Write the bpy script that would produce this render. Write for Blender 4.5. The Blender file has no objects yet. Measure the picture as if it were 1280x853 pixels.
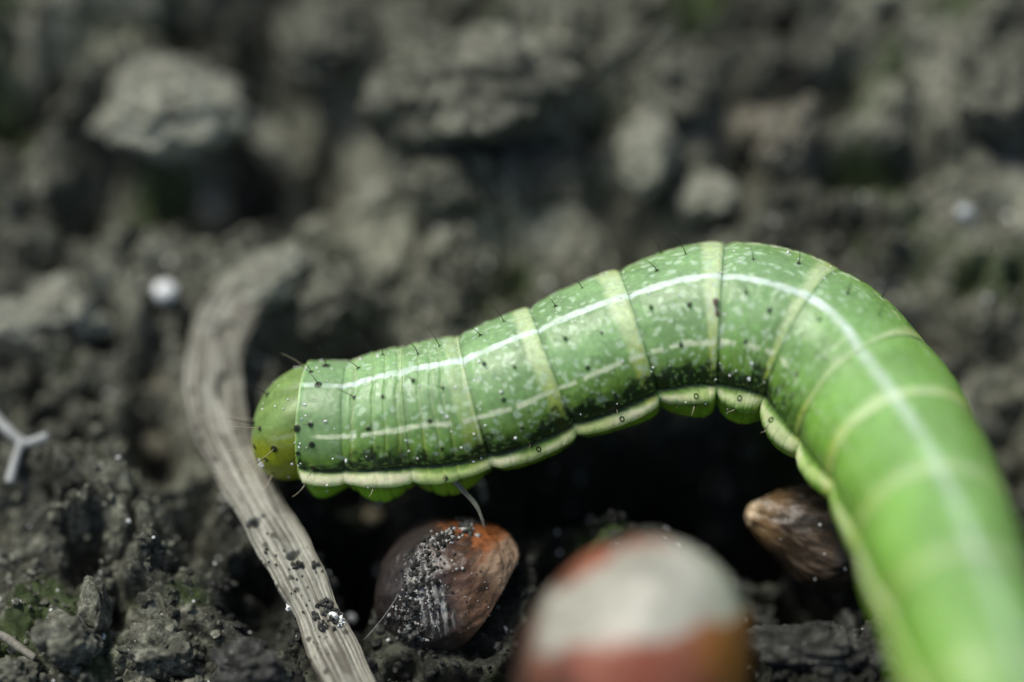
import bpy, math, random
import numpy as np
from mathutils import Vector

# ------------------------------------------------------------------ scene, camera, light
# One Blender unit is one centimetre (macro scene: the whole view is about 4 cm wide).
sc = bpy.context.scene
sc.unit_settings.system = 'METRIC'
sc.unit_settings.scale_length = 0.01
col = sc.collection
random.seed(7)

PITCH = math.radians(52)
LENS, FRAME_W = 100.0, 4.3
D = LENS / 36.0 * FRAME_W                 # distance to the plane of focus
K = FRAME_W / 1280.0                      # cm per photo pixel on that plane
APERTURE = 1.18                           # cm
VIEW = np.array([0, math.cos(PITCH), -math.sin(PITCH)])
UP = np.array([0, math.sin(PITCH), math.cos(PITCH)])
RIGHT = np.array([1.0, 0, 0])
V0 = (426.5 - 770) * K                    # the ground is sharp along photo row 770
CAM = np.array([0, -D * math.cos(PITCH), D * math.sin(PITCH) - V0 * math.cos(PITCH)])

cam_data = bpy.data.cameras.new('camera')
cam = bpy.data.objects.new('camera', cam_data)
col.objects.link(cam)
cam.location = CAM
cam.rotation_euler = (math.pi / 2 - PITCH, 0, 0)
cam_data.sensor_width = 36
cam_data.lens = LENS
cam_data.clip_start = 0.1
cam_data.clip_end = 1000
cam_data.dof.use_dof = True
cam_data.dof.focus_distance = D
cam_data.dof.aperture_fstop = 0.001 * LENS / APERTURE
sc.camera = cam

SUN_EL, SUN_AZ = math.radians(64), math.radians(-62)    # azimuth from +Y (behind the caterpillar), clockwise
world = bpy.data.worlds.new('World')
sc.world = world
world.use_nodes = True
wn = world.node_tree.nodes
sky = wn.new('ShaderNodeTexSky')
sky.sky_type = 'NISHITA'
sky.sun_disc = False
sky.sun_elevation = SUN_EL
sky.sun_rotation = SUN_AZ
sky.air_density = 1.0
sky.dust_density = 3.0
sky.ozone_density = 1.0
world.node_tree.links.new(sky.outputs[0], wn['Background'].inputs[0])
wn['Background'].inputs[1].default_value = 0.05

sun_data = bpy.data.lights.new('sun', 'SUN')
sun_data.energy = 1.5
sun_data.angle = math.radians(16)
sun_data.color = (1.0, 0.96, 0.87)
sun = bpy.data.objects.new('sun', sun_data)
col.objects.link(sun)
sd = Vector((math.sin(SUN_AZ) * math.cos(SUN_EL), math.cos(SUN_AZ) * math.cos(SUN_EL), math.sin(SUN_EL)))
sun.rotation_euler = sd.to_track_quat('Z', 'Y').to_euler()

sc.view_settings.view_transform = 'Standard'
sc.view_settings.look = 'None'
sc.view_settings.gamma = 1.0
sc.view_settings.use_curve_mapping = False
sc.view_settings.exposure = 1.1

# ------------------------------------------------------------------ helpers
def P(px, py, dz=0.0):
    """the point seen at a photo pixel, dz cm behind the plane of focus"""
    q = VIEW * D + RIGHT * ((px - 640) * K) + UP * ((426.5 - py) * K)
    return CAM + q * ((D + dz) / D)

def G(px, py, z=0.0):
    """the point seen at a photo pixel on level z"""
    q = VIEW * D + RIGHT * ((px - 640) * K) + UP * ((426.5 - py) * K)
    h = z
    for _ in range(14):
        g = CAM + q * ((h - CAM[2]) / q[2])
        h = z + rise(g[1])
    return g

def rise(y):
    """the soil climbs away from the camera behind the caterpillar"""
    t = np.clip(np.asarray(y, float) - 0.2, 0, 5.0)
    return 0.46 * t * t / (t + 0.35)

def lin(r, g, b):
    f = lambda c: c / 12.92 if c <= 0.04045 else ((c + 0.055) / 1.055) ** 2.4
    return np.array([f(r / 255), f(g / 255), f(b / 255)])

def sstep(a, b, x):
    t = np.clip((x - a) / (b - a), 0, 1)
    return t * t * (3 - 2 * t)

def _hash(ix, iy, iz, seed):
    h = (ix.astype(np.int64) * 374761393 + iy.astype(np.int64) * 668265263 + iz.astype(np.int64) * 2147483647 + seed * 974634777)
    h = (h ^ (h >> 13)) & 0xFFFFFFFF
    h = (h * 1274126177) & 0xFFFFFFFF
    h = (h ^ (h >> 16)) & 0xFFFFFFFF
    h = (h * 2246822519) & 0xFFFFFFFF
    return ((h ^ (h >> 15)) & 0xFFFFFF) / float(0xFFFFFF)

def vnoise(p, seed=0):
    i = np.floor(p); f = p - i
    f = f * f * f * (f * (f * 6 - 15) + 10)
    i = i.astype(np.int64)
    out = 0
    for dx in (0, 1):
        for dy in (0, 1):
            for dz in (0, 1):
                w = (f[..., 0] if dx else 1 - f[..., 0]) * (f[..., 1] if dy else 1 - f[..., 1]) * (f[..., 2] if dz else 1 - f[..., 2])
                out = out + w * _hash(i[..., 0] + dx, i[..., 1] + dy, i[..., 2] + dz, seed)
    return out * 2 - 1

def fbm(p, octaves=4, seed=0, gain=0.5):
    a, s, q = 1.0, 0, p
    for o in range(octaves):
        s = s + a * vnoise(q, seed + o)
        a *= gain
        q = q * 2.03 + 17.3
    return s

def worley2(x, y, seed=0, jit=0.9):
    """F1, F2 and the id value of the nearest cell"""
    ix, iy = np.floor(x), np.floor(y)
    f1 = np.full(x.shape, 9.0); f2 = np.full(x.shape, 9.0); cid = np.zeros(x.shape)
    z = np.zeros(x.shape)
    for dx in (-1, 0, 1):
        for dy in (-1, 0, 1):
            jx, jy = ix + dx, iy + dy
            cx = jx + 0.5 + (_hash(jx, jy, z, seed) - 0.5) * jit
            cy = jy + 0.5 + (_hash(jx, jy, z + 1, seed) - 0.5) * jit
            d = np.hypot(x - cx, y - cy)
            v = _hash(jx, jy, z + 2, seed)
            near = d < f1
            f2 = np.where(near, f1, np.minimum(f2, d))
            cid = np.where(near, v, cid)
            f1 = np.where(near, d, f1)
    return f1, f2, cid

def crom(us, cu, cv):
    """cubic Hermite interpolation with finite-difference tangents"""
    cu = np.asarray(cu, float); cv = np.asarray(cv, float)
    if cv.ndim == 1: cv = cv[:, None]
    m = np.gradient(cv, cu, axis=0)
    i = np.clip(np.searchsorted(cu, us) - 1, 0, len(cu) - 2)
    h = (cu[i + 1] - cu[i])[:, None]
    t = ((us - cu[i]) / (cu[i + 1] - cu[i]))[:, None]
    return ((2*t**3 - 3*t**2 + 1) * cv[i] + (t**3 - 2*t**2 + t) * h * m[i] + (-2*t**3 + 3*t**2) * cv[i+1] + (t**3 - t**2) * h * m[i+1])

def make_mesh(name, verts, faces, colour=None, smooth=True):
    """faces: an (n,4) or (n,3) array, or a list of such arrays"""
    me = bpy.data.meshes.new(name)
    v = np.ascontiguousarray(verts, dtype=np.float32)
    fl = faces if isinstance(faces, list) else [faces]
    fl = [np.asarray(f, dtype=np.int32) for f in fl if len(f)]
    me.vertices.add(len(v)); me.vertices.foreach_set('co', v.ravel())
    loops = np.concatenate([f.ravel() for f in fl])
    sizes = np.concatenate([np.full(len(f), f.shape[1], np.int32) for f in fl])
    me.loops.add(len(loops)); me.loops.foreach_set('vertex_index', loops)
    me.polygons.add(len(sizes))
    me.polygons.foreach_set('loop_start', np.concatenate([[0], np.cumsum(sizes)[:-1]]).astype(np.int32))
    me.polygons.foreach_set('use_smooth', np.full(len(sizes), smooth, bool))
    me.update(calc_edges=True)
    if colour is not None:
        at = me.color_attributes.new('pigment', 'FLOAT_COLOR', 'POINT')
        c = np.ones((len(v), 4), np.float32); c[:, :colour.shape[1]] = colour
        at.data.foreach_set('color', c.ravel())
    return me

def link(name, me, mat, parent=None, loc=None, label=None, cat=None, group=None, kind=None):
    o = bpy.data.objects.new(name, me)
    col.objects.link(o)
    if me is not None and mat is not None and not len(me.materials): me.materials.append(mat)
    if parent is not None: o.parent = parent
    if loc is not None: o.location = loc
    if label: o['label'] = label
    if cat: o['category'] = cat
    if group: o['group'] = group
    if kind: o['kind'] = kind
    return o

def grid_faces(nu, nv, wrap=False):
    i = np.arange(nu - 1)[:, None]; j = np.arange(nv if wrap else nv - 1)[None, :]
    j2 = (j + 1) % nv
    a = i * nv + j; b = i * nv + j2; c = (i + 1) * nv + j2; d = (i + 1) * nv + j
    return np.stack([a, b, c, d], -1).reshape(-1, 4)

_ico = {}
def ico(n):
    if n not in _ico:
        import bmesh
        bm = bmesh.new(); bmesh.ops.create_icosphere(bm, subdivisions=n, radius=1.0)
        v = np.array([q.co[:] for q in bm.verts]); f = np.array([[q.index for q in p.verts] for p in bm.faces])
        bm.free(); _ico[n] = (v, f)
    return _ico[n]

def tube(points, radii, n=8, flat=1.0):
    """a swept tube along points, closed ends; returns verts, faces"""
    p = np.asarray(points, float); r = np.asarray(radii, float)
    t = np.gradient(p, axis=0); t /= np.linalg.norm(t, axis=1)[:, None]
    ref = np.array([0.13, 0.2, 1.0]); ref /= np.linalg.norm(ref)
    a = np.cross(t, ref); a /= np.linalg.norm(a, axis=1)[:, None]
    b = np.cross(a, t)
    th = np.linspace(0, 2 * np.pi, n, endpoint=False)
    v = p[:, None] + r[:, None, None] * (np.cos(th)[None, :, None] * a[:, None] + flat * np.sin(th)[None, :, None] * b[:, None])
    m = len(p)
    verts = np.concatenate([v.reshape(-1, 3), p[:1], p[-1:]])
    f = grid_faces(m, n, True)
    j = np.arange(n); j2 = (j + 1) % n
    caps = np.concatenate([np.stack([np.full(n, m * n), j2, j], 1), np.stack([np.full(n, m * n + 1), (m-1) * n + j, (m-1) * n + j2], 1)])
    return verts, [f, caps]

# ------------------------------------------------------------------ materials
def new_mat(name):
    m = bpy.data.materials.new(name); m.use_nodes = True
    nt = m.node_tree
    return m, nt, nt.nodes['Principled BSDF']

def node(nt, kind, **kw):
    n = nt.nodes.new(kind)
    for k, v in kw.items():
        if k in n.inputs: n.inputs[k].default_value = v
        else: setattr(n, k, v)
    return n

def ramp(nt, fac, stops):
    r = nt.nodes.new('ShaderNodeValToRGB')
    e = r.color_ramp.elements
    while len(e) < len(stops): e.new(0.5)
    for q, (p, c) in zip(e, stops):
        q.position = p; q.color = (*c, 1)
    nt.links.new(fac, r.inputs[0])
    return r

def noise_bump(nt, bsdf, layers, coord):
    """chain of bump nodes; layers: (scale, distance, strength)"""
    prev = None
    for s, dist, st in layers:
        nz = node(nt, 'ShaderNodeTexNoise', Scale=s, Detail=5.0, Roughness=0.62)
        nt.links.new(coord, nz.inputs['Vector'])
        b = node(nt, 'ShaderNodeBump', Strength=st, Distance=dist)
        nt.links.new(nz.outputs[0], b.inputs['Height'])
        if prev is not None: nt.links.new(prev.outputs[0], b.inputs['Normal'])
        prev = b
    nt.links.new(prev.outputs[0], bsdf.inputs['Normal'])

def soil_material(name, dark, mid, pale, seed, use_attr=False):
    m, nt, bs = new_mat(name)
    tc = nt.nodes.new('ShaderNodeTexCoord')
    mp = node(nt, 'ShaderNodeMapping'); mp.inputs['Location'].default_value = (seed * 3.1, seed * 1.7, seed)
    nt.links.new(tc.outputs['Object'], mp.inputs[0])
    big = node(nt, 'ShaderNodeTexNoise', Scale=1.3, Detail=6.0, Roughness=0.62)
    fine = node(nt, 'ShaderNodeTexNoise', Scale=16.0, Detail=6.0, Roughness=0.7)
    for n in (big, fine): nt.links.new(mp.outputs[0], n.inputs['Vector'])
    mix = node(nt, 'ShaderNodeMath', operation='MULTIPLY_ADD'); mix.inputs[1].default_value = 0.55
    nt.links.new(fine.outputs[0], mix.inputs[0])
    half = node(nt, 'ShaderNodeMath', operation='MULTIPLY'); half.inputs[1].default_value = 0.45
    nt.links.new(big.outputs[0], half.inputs[0]); nt.links.new(half.outputs[0], mix.inputs[2])
    r = ramp(nt, mix.outputs[0], [(0.395, dark), (0.488, mid), (0.575, pale)])
    colour = r.outputs[0]
    # mineral flecks
    vor = node(nt, 'ShaderNodeTexVoronoi', Scale=42.0)
    nt.links.new(mp.outputs[0], vor.inputs['Vector'])
    fl = node(nt, 'ShaderNodeMath', operation='LESS_THAN'); fl.inputs[1].default_value = 0.17
    nt.links.new(vor.outputs['Distance'], fl.inputs[0])
    sep = nt.nodes.new('ShaderNodeSeparateColor'); nt.links.new(vor.outputs['Color'], sep.inputs[0])
    pick = node(nt, 'ShaderNodeMath', operation='GREATER_THAN'); pick.inputs[1].default_value = 0.8
    nt.links.new(sep.outputs[0], pick.inputs[0])
    both = node(nt, 'ShaderNodeMath', operation='MULTIPLY')
    nt.links.new(fl.outputs[0], both.inputs[0]); nt.links.new(pick.outputs[0], both.inputs[1])
    mx = node(nt, 'ShaderNodeMix', data_type='RGBA')
    nt.links.new(both.outputs[0], mx.inputs[0]); nt.links.new(colour, mx.inputs[6]); mx.inputs[7].default_value = (0.32, 0.33, 0.30, 1)
    colour = mx.outputs[2]
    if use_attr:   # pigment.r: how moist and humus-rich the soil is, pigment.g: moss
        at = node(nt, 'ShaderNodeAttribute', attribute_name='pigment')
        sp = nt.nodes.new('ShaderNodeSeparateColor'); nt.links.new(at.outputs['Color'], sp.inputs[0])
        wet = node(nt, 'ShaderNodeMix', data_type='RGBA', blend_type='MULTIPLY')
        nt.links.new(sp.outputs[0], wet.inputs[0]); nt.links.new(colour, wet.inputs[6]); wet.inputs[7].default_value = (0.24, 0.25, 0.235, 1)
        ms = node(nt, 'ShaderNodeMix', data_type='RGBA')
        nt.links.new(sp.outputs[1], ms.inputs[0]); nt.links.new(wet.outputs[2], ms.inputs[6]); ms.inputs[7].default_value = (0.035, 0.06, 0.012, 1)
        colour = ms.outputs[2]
    nt.links.new(colour, bs.inputs['Base Color'])
    rr = ramp(nt, fine.outputs[0], [(0.35, (0.95,)*3), (0.62, (0.6,)*3)])
    nt.links.new(rr.outputs[0], bs.inputs['Roughness'])
    bs.inputs['Specular IOR Level'].default_value = 0.35
    noise_bump(nt, bs, [(34.0, 0.02, 0.7), (110.0, 0.006, 0.7)], mp.outputs[0])
    return m

M_GROUND = soil_material('bare_soil', (0.013, 0.014, 0.010), (0.078, 0.081, 0.060), (0.27, 0.28, 0.215), 1, True)
M_CLOD = soil_material('dry_clod', (0.022, 0.023, 0.017), (0.098, 0.102, 0.077), (0.25, 0.26, 0.20), 2)
M_PALE = soil_material('pale_clod', (0.06, 0.062, 0.049), (0.185, 0.192, 0.150), (0.34, 0.355, 0.285), 3)
M_TAN = soil_material('tan_clod', (0.05, 0.048, 0.036), (0.14, 0.132, 0.099), (0.26, 0.248, 0.19), 4)
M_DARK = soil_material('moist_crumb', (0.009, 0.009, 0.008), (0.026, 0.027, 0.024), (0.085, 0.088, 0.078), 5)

def pigment_material(name, rough=0.5, sss=0.0, radius=(0.05, 0.08, 0.03), bumps=((60, 0.004, 0.3),), coat=0.0, spec=0.5, stretch=None):
    m, nt, bs = new_mat(name)
    at = node(nt, 'ShaderNodeAttribute', attribute_name='pigment')
    tc = nt.nodes.new('ShaderNodeTexCoord')
    nz = node(nt, 'ShaderNodeTexNoise', Scale=45.0, Detail=4.0, Roughness=0.6)
    nt.links.new(tc.outputs['Object'], nz.inputs['Vector'])
    r = ramp(nt, nz.outputs[0], [(0.3, (0.82,)*3), (0.7, (1.12,)*3)])
    mx = node(nt, 'ShaderNodeMix', data_type='RGBA', blend_type='MULTIPLY'); mx.inputs[0].default_value = 1.0
    nt.links.new(at.outputs['Color'], mx.inputs[6]); nt.links.new(r.outputs[0], mx.inputs[7])
    nt.links.new(mx.outputs[2], bs.inputs['Base Color'])
    bs.inputs['Roughness'].default_value = rough
    bs.inputs['Specular IOR Level'].default_value = spec
    bs.inputs['Coat Weight'].default_value = coat
    bs.inputs['Coat Roughness'].default_value = 0.25
    if sss:
        bs.inputs['Subsurface Weight'].default_value = sss
        bs.inputs['Subsurface Radius'].default_value = radius
        bs.inputs['Subsurface Scale'].default_value = 1.0
    noise_bump(nt, bs, bumps, tc.outputs['Object'])
    return m

M_SKIN = pigment_material('caterpillar_skin', 0.42, 0.85, (0.06, 0.10, 0.03), ((24, 0.006, 0.22), (90, 0.002, 0.35)), 0.0, 0.45)
M_SHELL = pigment_material('seed_shell', 0.38, 0.0, bumps=((22, 0.012, 0.2), (90, 0.004, 0.4)), spec=0.5)
M_NUT = pigment_material('nut_shell', 0.42, 0.1, bumps=((14, 0.01, 0.3), (60, 0.003, 0.3)))
M_STRAW = pigment_material('dry_straw', 0.7, 0.0, bumps=((30, 0.006, 0.5), (110, 0.002, 0.6)), spec=0.3)

def plain_material(name, c, rough=0.5, spec=0.5, transmission=0.0, var=0.25, scale=60.0):
    m, nt, bs = new_mat(name)
    tc = nt.nodes.new('ShaderNodeTexCoord')
    nz = node(nt, 'ShaderNodeTexNoise', Scale=scale, Detail=3.0)
    nt.links.new(tc.outputs['Object'], nz.inputs['Vector'])
    r = ramp(nt, nz.outputs[0], [(0.3, tuple(v * (1 - var) for v in c)), (0.7, tuple(min(1, v * (1 + var)) for v in c))])
    nt.links.new(r.outputs[0], bs.inputs['Base Color'])
    bs.inputs['Roughness'].default_value = rough
    bs.inputs['Specular IOR Level'].default_value = spec
    bs.inputs['Transmission Weight'].default_value = transmission
    return m

M_BRISTLE = plain_material('dark_bristle', (0.012, 0.013, 0.008), 0.35)
M_BRISTLE_PALE = plain_material('pale_bristle', (0.45, 0.40, 0.27), 0.4)
M_SPIRACLE = plain_material('spiracle_rim', (0.006, 0.008, 0.004), 0.4)
M_LEG = plain_material('leg_skin', (0.26, 0.28, 0.22), 0.2, 0.6, 0.6)
M_QUARTZ = plain_material('quartz_grain', (0.80, 0.84, 0.82), 0.12, 0.8, 0.0, 0.2, 30)
M_FIBRE = plain_material('pale_root', (0.30, 0.32, 0.31), 0.5)
M_GRAIN = plain_material('tan_grain', (0.42, 0.36, 0.22), 0.45)
M_HOLE = plain_material('humus_fill', (0.012, 0.012, 0.010), 0.9)

# ------------------------------------------------------------------ the ground
# hollows (-) and swellings (+): photo pixel, half sizes in pixels, height in cm
RELIEF = [
    (340, 110, 60, 75, -0.75), (270, 215, 120, 32, -0.55), (120, 205, 40, 60, -0.45), (215, 20, 80, 30, -0.4),
    (20, 95, 55, 45, -0.4), (85, 40, 60, 30, -0.35), (430, 170, 40, 60, -0.55), (490, 70, 60, 40, -0.45), (540, 60, 25, 40, -0.4),
    (670, 175, 75, 16, -0.6), (770, 120, 34, 26, -0.5), (770, 255, 40, 30, -0.45), (830, 280, 50, 20, -0.4), (930, 130, 40, 30, -0.3),
    (1040, 105, 65, 22, -0.45), (1110, 195, 70, 26, -0.4), (950, 190, 40, 26, -0.35), (650, 320, 50, 30, -0.25), (440, 420, 70, 26, -0.45),
    (130, 392, 34, 26, -0.5), (60, 340, 40, 20, -0.3), (288, 405, 16, 18, -0.3), (190, 445, 26, 18, -0.4), (190, 530, 34, 34, -0.42), (185, 590, 30, 22, -0.25),
    (20, 470, 34, 20, -0.2), (60, 530, 20, 18, -0.15), (45, 625, 40, 24, -0.12), (95, 690, 22, 24, -0.30), (140, 745, 18, 18, -0.25),
    (255, 640, 22, 50, -0.25), (310, 740, 20, 50, -0.3), (250, 800, 50, 20, -0.12),
    (480, 640, 110, 40, -0.65), (430, 690, 40, 60, -0.5), (700, 580, 140, 40, -0.75), (870, 560, 130, 50, -0.95), (950, 610, 60, 60, -0.9), (700, 720, 40, 60, -0.6),
    (990, 740, 60, 40, -0.6), (1080, 750, 50, 40, -0.6), (930, 830, 40, 40, -0.4), (1010, 560, 60, 50, -0.8), (640, 800, 30, 50, -0.5), (560, 830, 60, 30, -0.3),
    (440, 560, 60, 30, -0.45), (1160, 380, 40, 60, -0.25), (1230, 540, 60, 60, -0.3),
    (590, 100, 120, 70, 0.28), (600, 240, 90, 40, 0.16), (90, 400, 110, 60, 0.20), (80, 590, 90, 60, 0.14), (1000, 270, 90, 60, 0.14), (1180, 300, 90, 60, 0.12),
    (330, 350, 80, 40, 0.22), (420, 350, 60, 40, 0.15), (560, 330, 50, 40, 0.12), (1180, 120, 70, 60, 0.10), (170, 660, 70, 40, 0.12), (200, 720, 60, 36, 0.10),
]
ST = [(470, 925, -0.32, 32), (436, 853, -0.16, 31), (411, 800, -0.05, 30), (389, 750, 0.03, 30), (364, 700, 0.10, 31), (335, 650, 0.18, 32), (308, 600, 0.28, 32),
      (284, 555, 0.38, 34), (270, 510, 0.48, 38), (266, 465, 0.57, 38), (272, 420, 0.66, 36), (292, 382, 0.74, 34), (322, 352, 0.80, 32), (362, 340, 0.86, 28)]
# what rests on the soil presses it down: level caps under the stem and the nuts
CAPS = []
_t = np.linspace(0, len(ST) - 1, 90)
for c_ in crom(_t, np.arange(len(ST)), np.array([P(a, b, c) for a, b, c, _ in ST])): CAPS.append((c_[0], c_[1], 0.13, c_[2] - 0.03 + (0.0 if c_[1] < G(0, 560)[1] else 0.06), 0.55))
for px, py, dz, r_, drop in [(562, 800, 0.1, 0.30, 0.02), (540, 812, 0.0, 0.25, 0.03), (610, 790, 0.0, 0.2, 0.05), (1010, 735, 0.15, 0.32, 0.0), (950, 690, 0.2, 0.2, 0.0), (800, 700, 0.0, 0.4, 0.1)]:
    c_ = P(px, py, dz); CAPS.append((c_[0], c_[1], r_, c_[2] - drop, 0.6))
_rel = []
for px, py, rx, ry, h in RELIEF:
    g = G(px, py); s = np.linalg.norm(g - CAM) / D * K
    if py < 430: h *= 0.8 if h < 0 else 0.6
    _rel.append((g[0], g[1], rx * s, ry * s / math.sin(PITCH) * 1.05, h))

_n = P(790, 832, -0.88); _rel.append((_n[0], _n[1] - 0.05, 0.50, 0.48, 0.44))     # the mound that carries the pale-topped nut

def height(x, y):
    x = np.asarray(x, float); y = np.asarray(y, float)
    z0 = np.zeros_like(x)
    q = np.stack([x, y, z0], -1)
    wx = x + 0.10 * fbm(q * 2.2, 3, 31); wy = y + 0.10 * fbm(q * 2.2 + 9.1, 3, 37)
    out = 0.10 * fbm(q * 0.55, 3, 3)
    far = np.exp(-((np.hypot(x, y) / 9.0) ** 4))
    for gx, gy, rx, ry, h in _rel:
        d2 = ((wx - gx) / rx) ** 2 + ((wy - gy) / ry) ** 2
        out = out + h * np.exp(-np.clip(d2, 0, 30) ** 1.25)
    f1, f2, cid = worley2(wx / 0.52, wy / 0.52, 5)
    out = out + 0.06 * (cid - 0.4) * sstep(0.02, 0.3, f2 - f1) + 0.04 * (1 - f1) * cid
    f1, f2, cid = worley2(wx / 0.19 + 4.4, wy / 0.19, 8)
    out = out + 0.04 * np.sqrt(np.clip(1 - f1 * f1, 0, 1)) * (0.2 + cid) * (0.4 + 0.6 * sstep(-0.2, 0.5, fbm(q * 0.9 + 7, 2, 57))) - 0.03 * sstep(0.10, 0.0, f2 - f1)
    f1, f2, cid = worley2(wx / 0.075, wy / 0.075 + 2.2, 12)
    gap = worley2(wx / 0.30 + 2.7, wy / 0.30 + 8.1, 61)
    out = out - 0.20 * sstep(0.16, 0.0, gap[1] - gap[0]) * sstep(0.35, 0.75, gap[2]) * sstep(-0.5, 0.3, fbm(q * 0.8 + 2, 2, 63))
    gap = worley2(wx / 0.17 + 5.7, wy / 0.17 + 1.1, 67)
    out = out - 0.16 * sstep(0.5, 0.15, gap[0]) * (gap[2] > 0.80) + 0.07 * np.sqrt(np.clip(1 - 4 * gap[0] ** 2, 0, 1)) * (gap[2] < 0.22)
    rough = 0.5 + 0.5 * sstep(-0.4, 0.5, fbm(q * 1.1 + 3, 2, 55))
    out = out + 0.03 * rough * np.sqrt(np.clip(1 - f1 * f1, 0, 1)) * (0.2 + cid)
    f1, f2, cid = worley2(wx / 0.032 + 1.1, wy / 0.032, 17)
    out = out + 0.013 * rough * np.sqrt(np.clip(1 - f1 * f1, 0, 1)) * (cid + 0.1)
    out = out + 0.030 * fbm(q * 9.0, 5, 21, 0.6) + 0.035 * fbm(q * 3.1, 3, 25)
    out = out * (0.25 + 0.75 * far) - 0.13 + rise(y)
    near = (np.abs(x) < 4) & (np.abs(y) < 4)
    if near.any():
        xn, yn, on = x[near], y[near], out[near]
        cap = np.full(xn.shape, 9.0)
        for cx_, cy_, r_, z_, sl in CAPS:
            cap = np.minimum(cap, z_ + sl * np.clip(np.hypot(xn - cx_, yn - cy_) - r_, 0, None))
        fine = 0.35 * (on - 0.0) * 0.12
        out[near] = np.where(on > cap, cap + 0.12 * (on - cap), on)
    return out

def H(x, y):
    return float(height(np.array([x]), np.array([y]))[0])

def axis_coords(lo, hi, step, far, n, grow=None):
    c = np.arange(lo, hi + step / 2, step)
    t = np.geomspace(step * 3, far, n)
    return np.concatenate([(lo - t)[::-1], c, hi + t])

xs = axis_coords(-3.1, 3.1, 0.0115, 120, 46)
yy = np.concatenate([np.arange(-2.0, 0.2, 0.0105), np.arange(0.2, 2.0, 0.015), np.arange(2.0, 4.6, 0.022)])
t = np.geomspace(0.04, 120, 44)
ys = np.concatenate([(-2.0 - t)[::-1], yy, 4.6 + t])
gx, gy = np.meshgrid(xs, ys, indexing='ij')
gz = height(gx.ravel(), gy.ravel())
gv = np.stack([gx.ravel(), gy.ravel(), gz], 1)
q = np.stack([gv[:, 0], gv[:, 1], np.zeros(len(gv))], 1)
# humus-rich, moist soil: the patch under and in front of the caterpillar, with a ragged outline
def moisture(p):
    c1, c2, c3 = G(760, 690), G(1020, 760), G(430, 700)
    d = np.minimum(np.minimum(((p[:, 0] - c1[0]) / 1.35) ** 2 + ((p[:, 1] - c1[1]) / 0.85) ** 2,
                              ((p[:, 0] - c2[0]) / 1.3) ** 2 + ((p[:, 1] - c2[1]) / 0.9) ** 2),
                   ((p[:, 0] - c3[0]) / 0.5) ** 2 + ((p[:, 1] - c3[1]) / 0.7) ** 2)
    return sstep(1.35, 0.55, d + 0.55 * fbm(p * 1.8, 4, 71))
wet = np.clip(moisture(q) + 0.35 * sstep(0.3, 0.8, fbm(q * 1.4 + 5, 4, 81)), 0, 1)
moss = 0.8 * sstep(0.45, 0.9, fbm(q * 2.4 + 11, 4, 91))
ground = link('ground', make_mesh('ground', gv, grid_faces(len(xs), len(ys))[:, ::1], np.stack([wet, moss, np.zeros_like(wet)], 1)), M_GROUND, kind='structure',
              label='bare grey crumbly soil with hollows and cracks')

# ------------------------------------------------------------------ clods and crumbs
def clod_mesh(name, n, seed, dims, rough=1.0):
    v, f = ico(n)
    sq = np.sign(v) * np.abs(v) ** 0.85
    d = 1 + 0.30 * rough * fbm(v * 1.3 + seed * 7.7, 3, seed) + 0.15 * rough * fbm(v * 4.0 + seed, 3, seed + 9) + (0.045 * rough * fbm(v * 13 + seed, 3, seed + 20) if n >= 4 else 0)
    w = sq * d[:, None] * np.array(dims)
    w[:, 2] = np.where(w[:, 2] < -0.55 * dims[2], -0.55 * dims[2] + 0.2 * (w[:, 2] + 0.55 * dims[2]), w[:, 2])
    return make_mesh(name, w, f)

def put_clod(name, px, py, w, h, mat, label, seed, zlift=0.1, tilt=(0, 0, 0), n=5, group=None, cat='soil clod', depth=None, sink=0.35, rough=1.0):
    """w, h: apparent half width and half height in photo pixels"""
    g = G(px, py, zlift)
    s = np.linalg.norm(g - CAM) / D * K
    rx = w * s; rz = h * s * 0.95; ry = depth if depth else h * s * 1.05
    z = H(g[0], g[1]) - rise(g[1])
    for _ in range(6):
        g = G(px, py, z + rz * sink); z = 0.5 * z + 0.5 * (H(g[0], g[1]) - rise(g[1]))
    o = link(name, clod_mesh(name, n, seed, (rx, ry, rz), rough), mat, loc=g, label=label, cat=cat, group=group)
    o.rotation_euler = tilt
    return o

put_clod('soil_clod', 212, 142, 82, 54, M_PALE, 'largest pale grey angular soil clod overhanging a black hollow', 1, tilt=(0.1, 0.1, 0.2))
put_clod('soil_clod', 398, 58, 52, 50, M_CLOD, 'round grey soil clod beside the black hollow of the largest clod', 2, tilt=(0, 0.2, 0.5))
put_clod('soil_clod', 352, 193, 52, 22, M_PALE, 'slim pale finger-shaped soil clod below the black hollow', 3, tilt=(0, 0.75, -0.5), rough=0.6)
put_clod('soil_clod', 268, 258, 22, 34, M_TAN, 'small upright tan clod in front of the finger-shaped clod', 4, rough=0.6)
put_clod('soil_clod', 478, 248, 22, 24, M_PALE, 'small bluish pale clod on the open soil behind the caterpillar', 5, rough=0.5)
put_clod('soil_clod', 600, 110, 112, 72, M_CLOD, 'broad flat grey-green soil clod with a dark crack along its foot', 6, sink=0.0, tilt=(0.2, 0, 0.1))
put_clod('soil_clod', 515, 45, 40, 45, M_CLOD, 'tall grey clod leaning against the broad flat clod', 7, tilt=(0, -0.4, 0.3))
put_clod('soil_clod', 808, 190, 26, 52, M_PALE, 'pale elongated clod standing over the caterpillar\'s arched back', 8, tilt=(0, 0.45, 0.2), rough=0.7)
put_clod('soil_clod', 884, 250, 36, 28, M_PALE, 'roundish pale clod touching the foot of the elongated pale clod', 9, rough=0.7)
put_clod('soil_clod', 845, 108, 46, 36, M_CLOD, 'rounded grey clod behind the elongated pale clod', 10)
put_clod('soil_clod', 926, 162, 30, 22, M_TAN, 'small brownish clod right of the rounded grey clod', 11)
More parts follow.
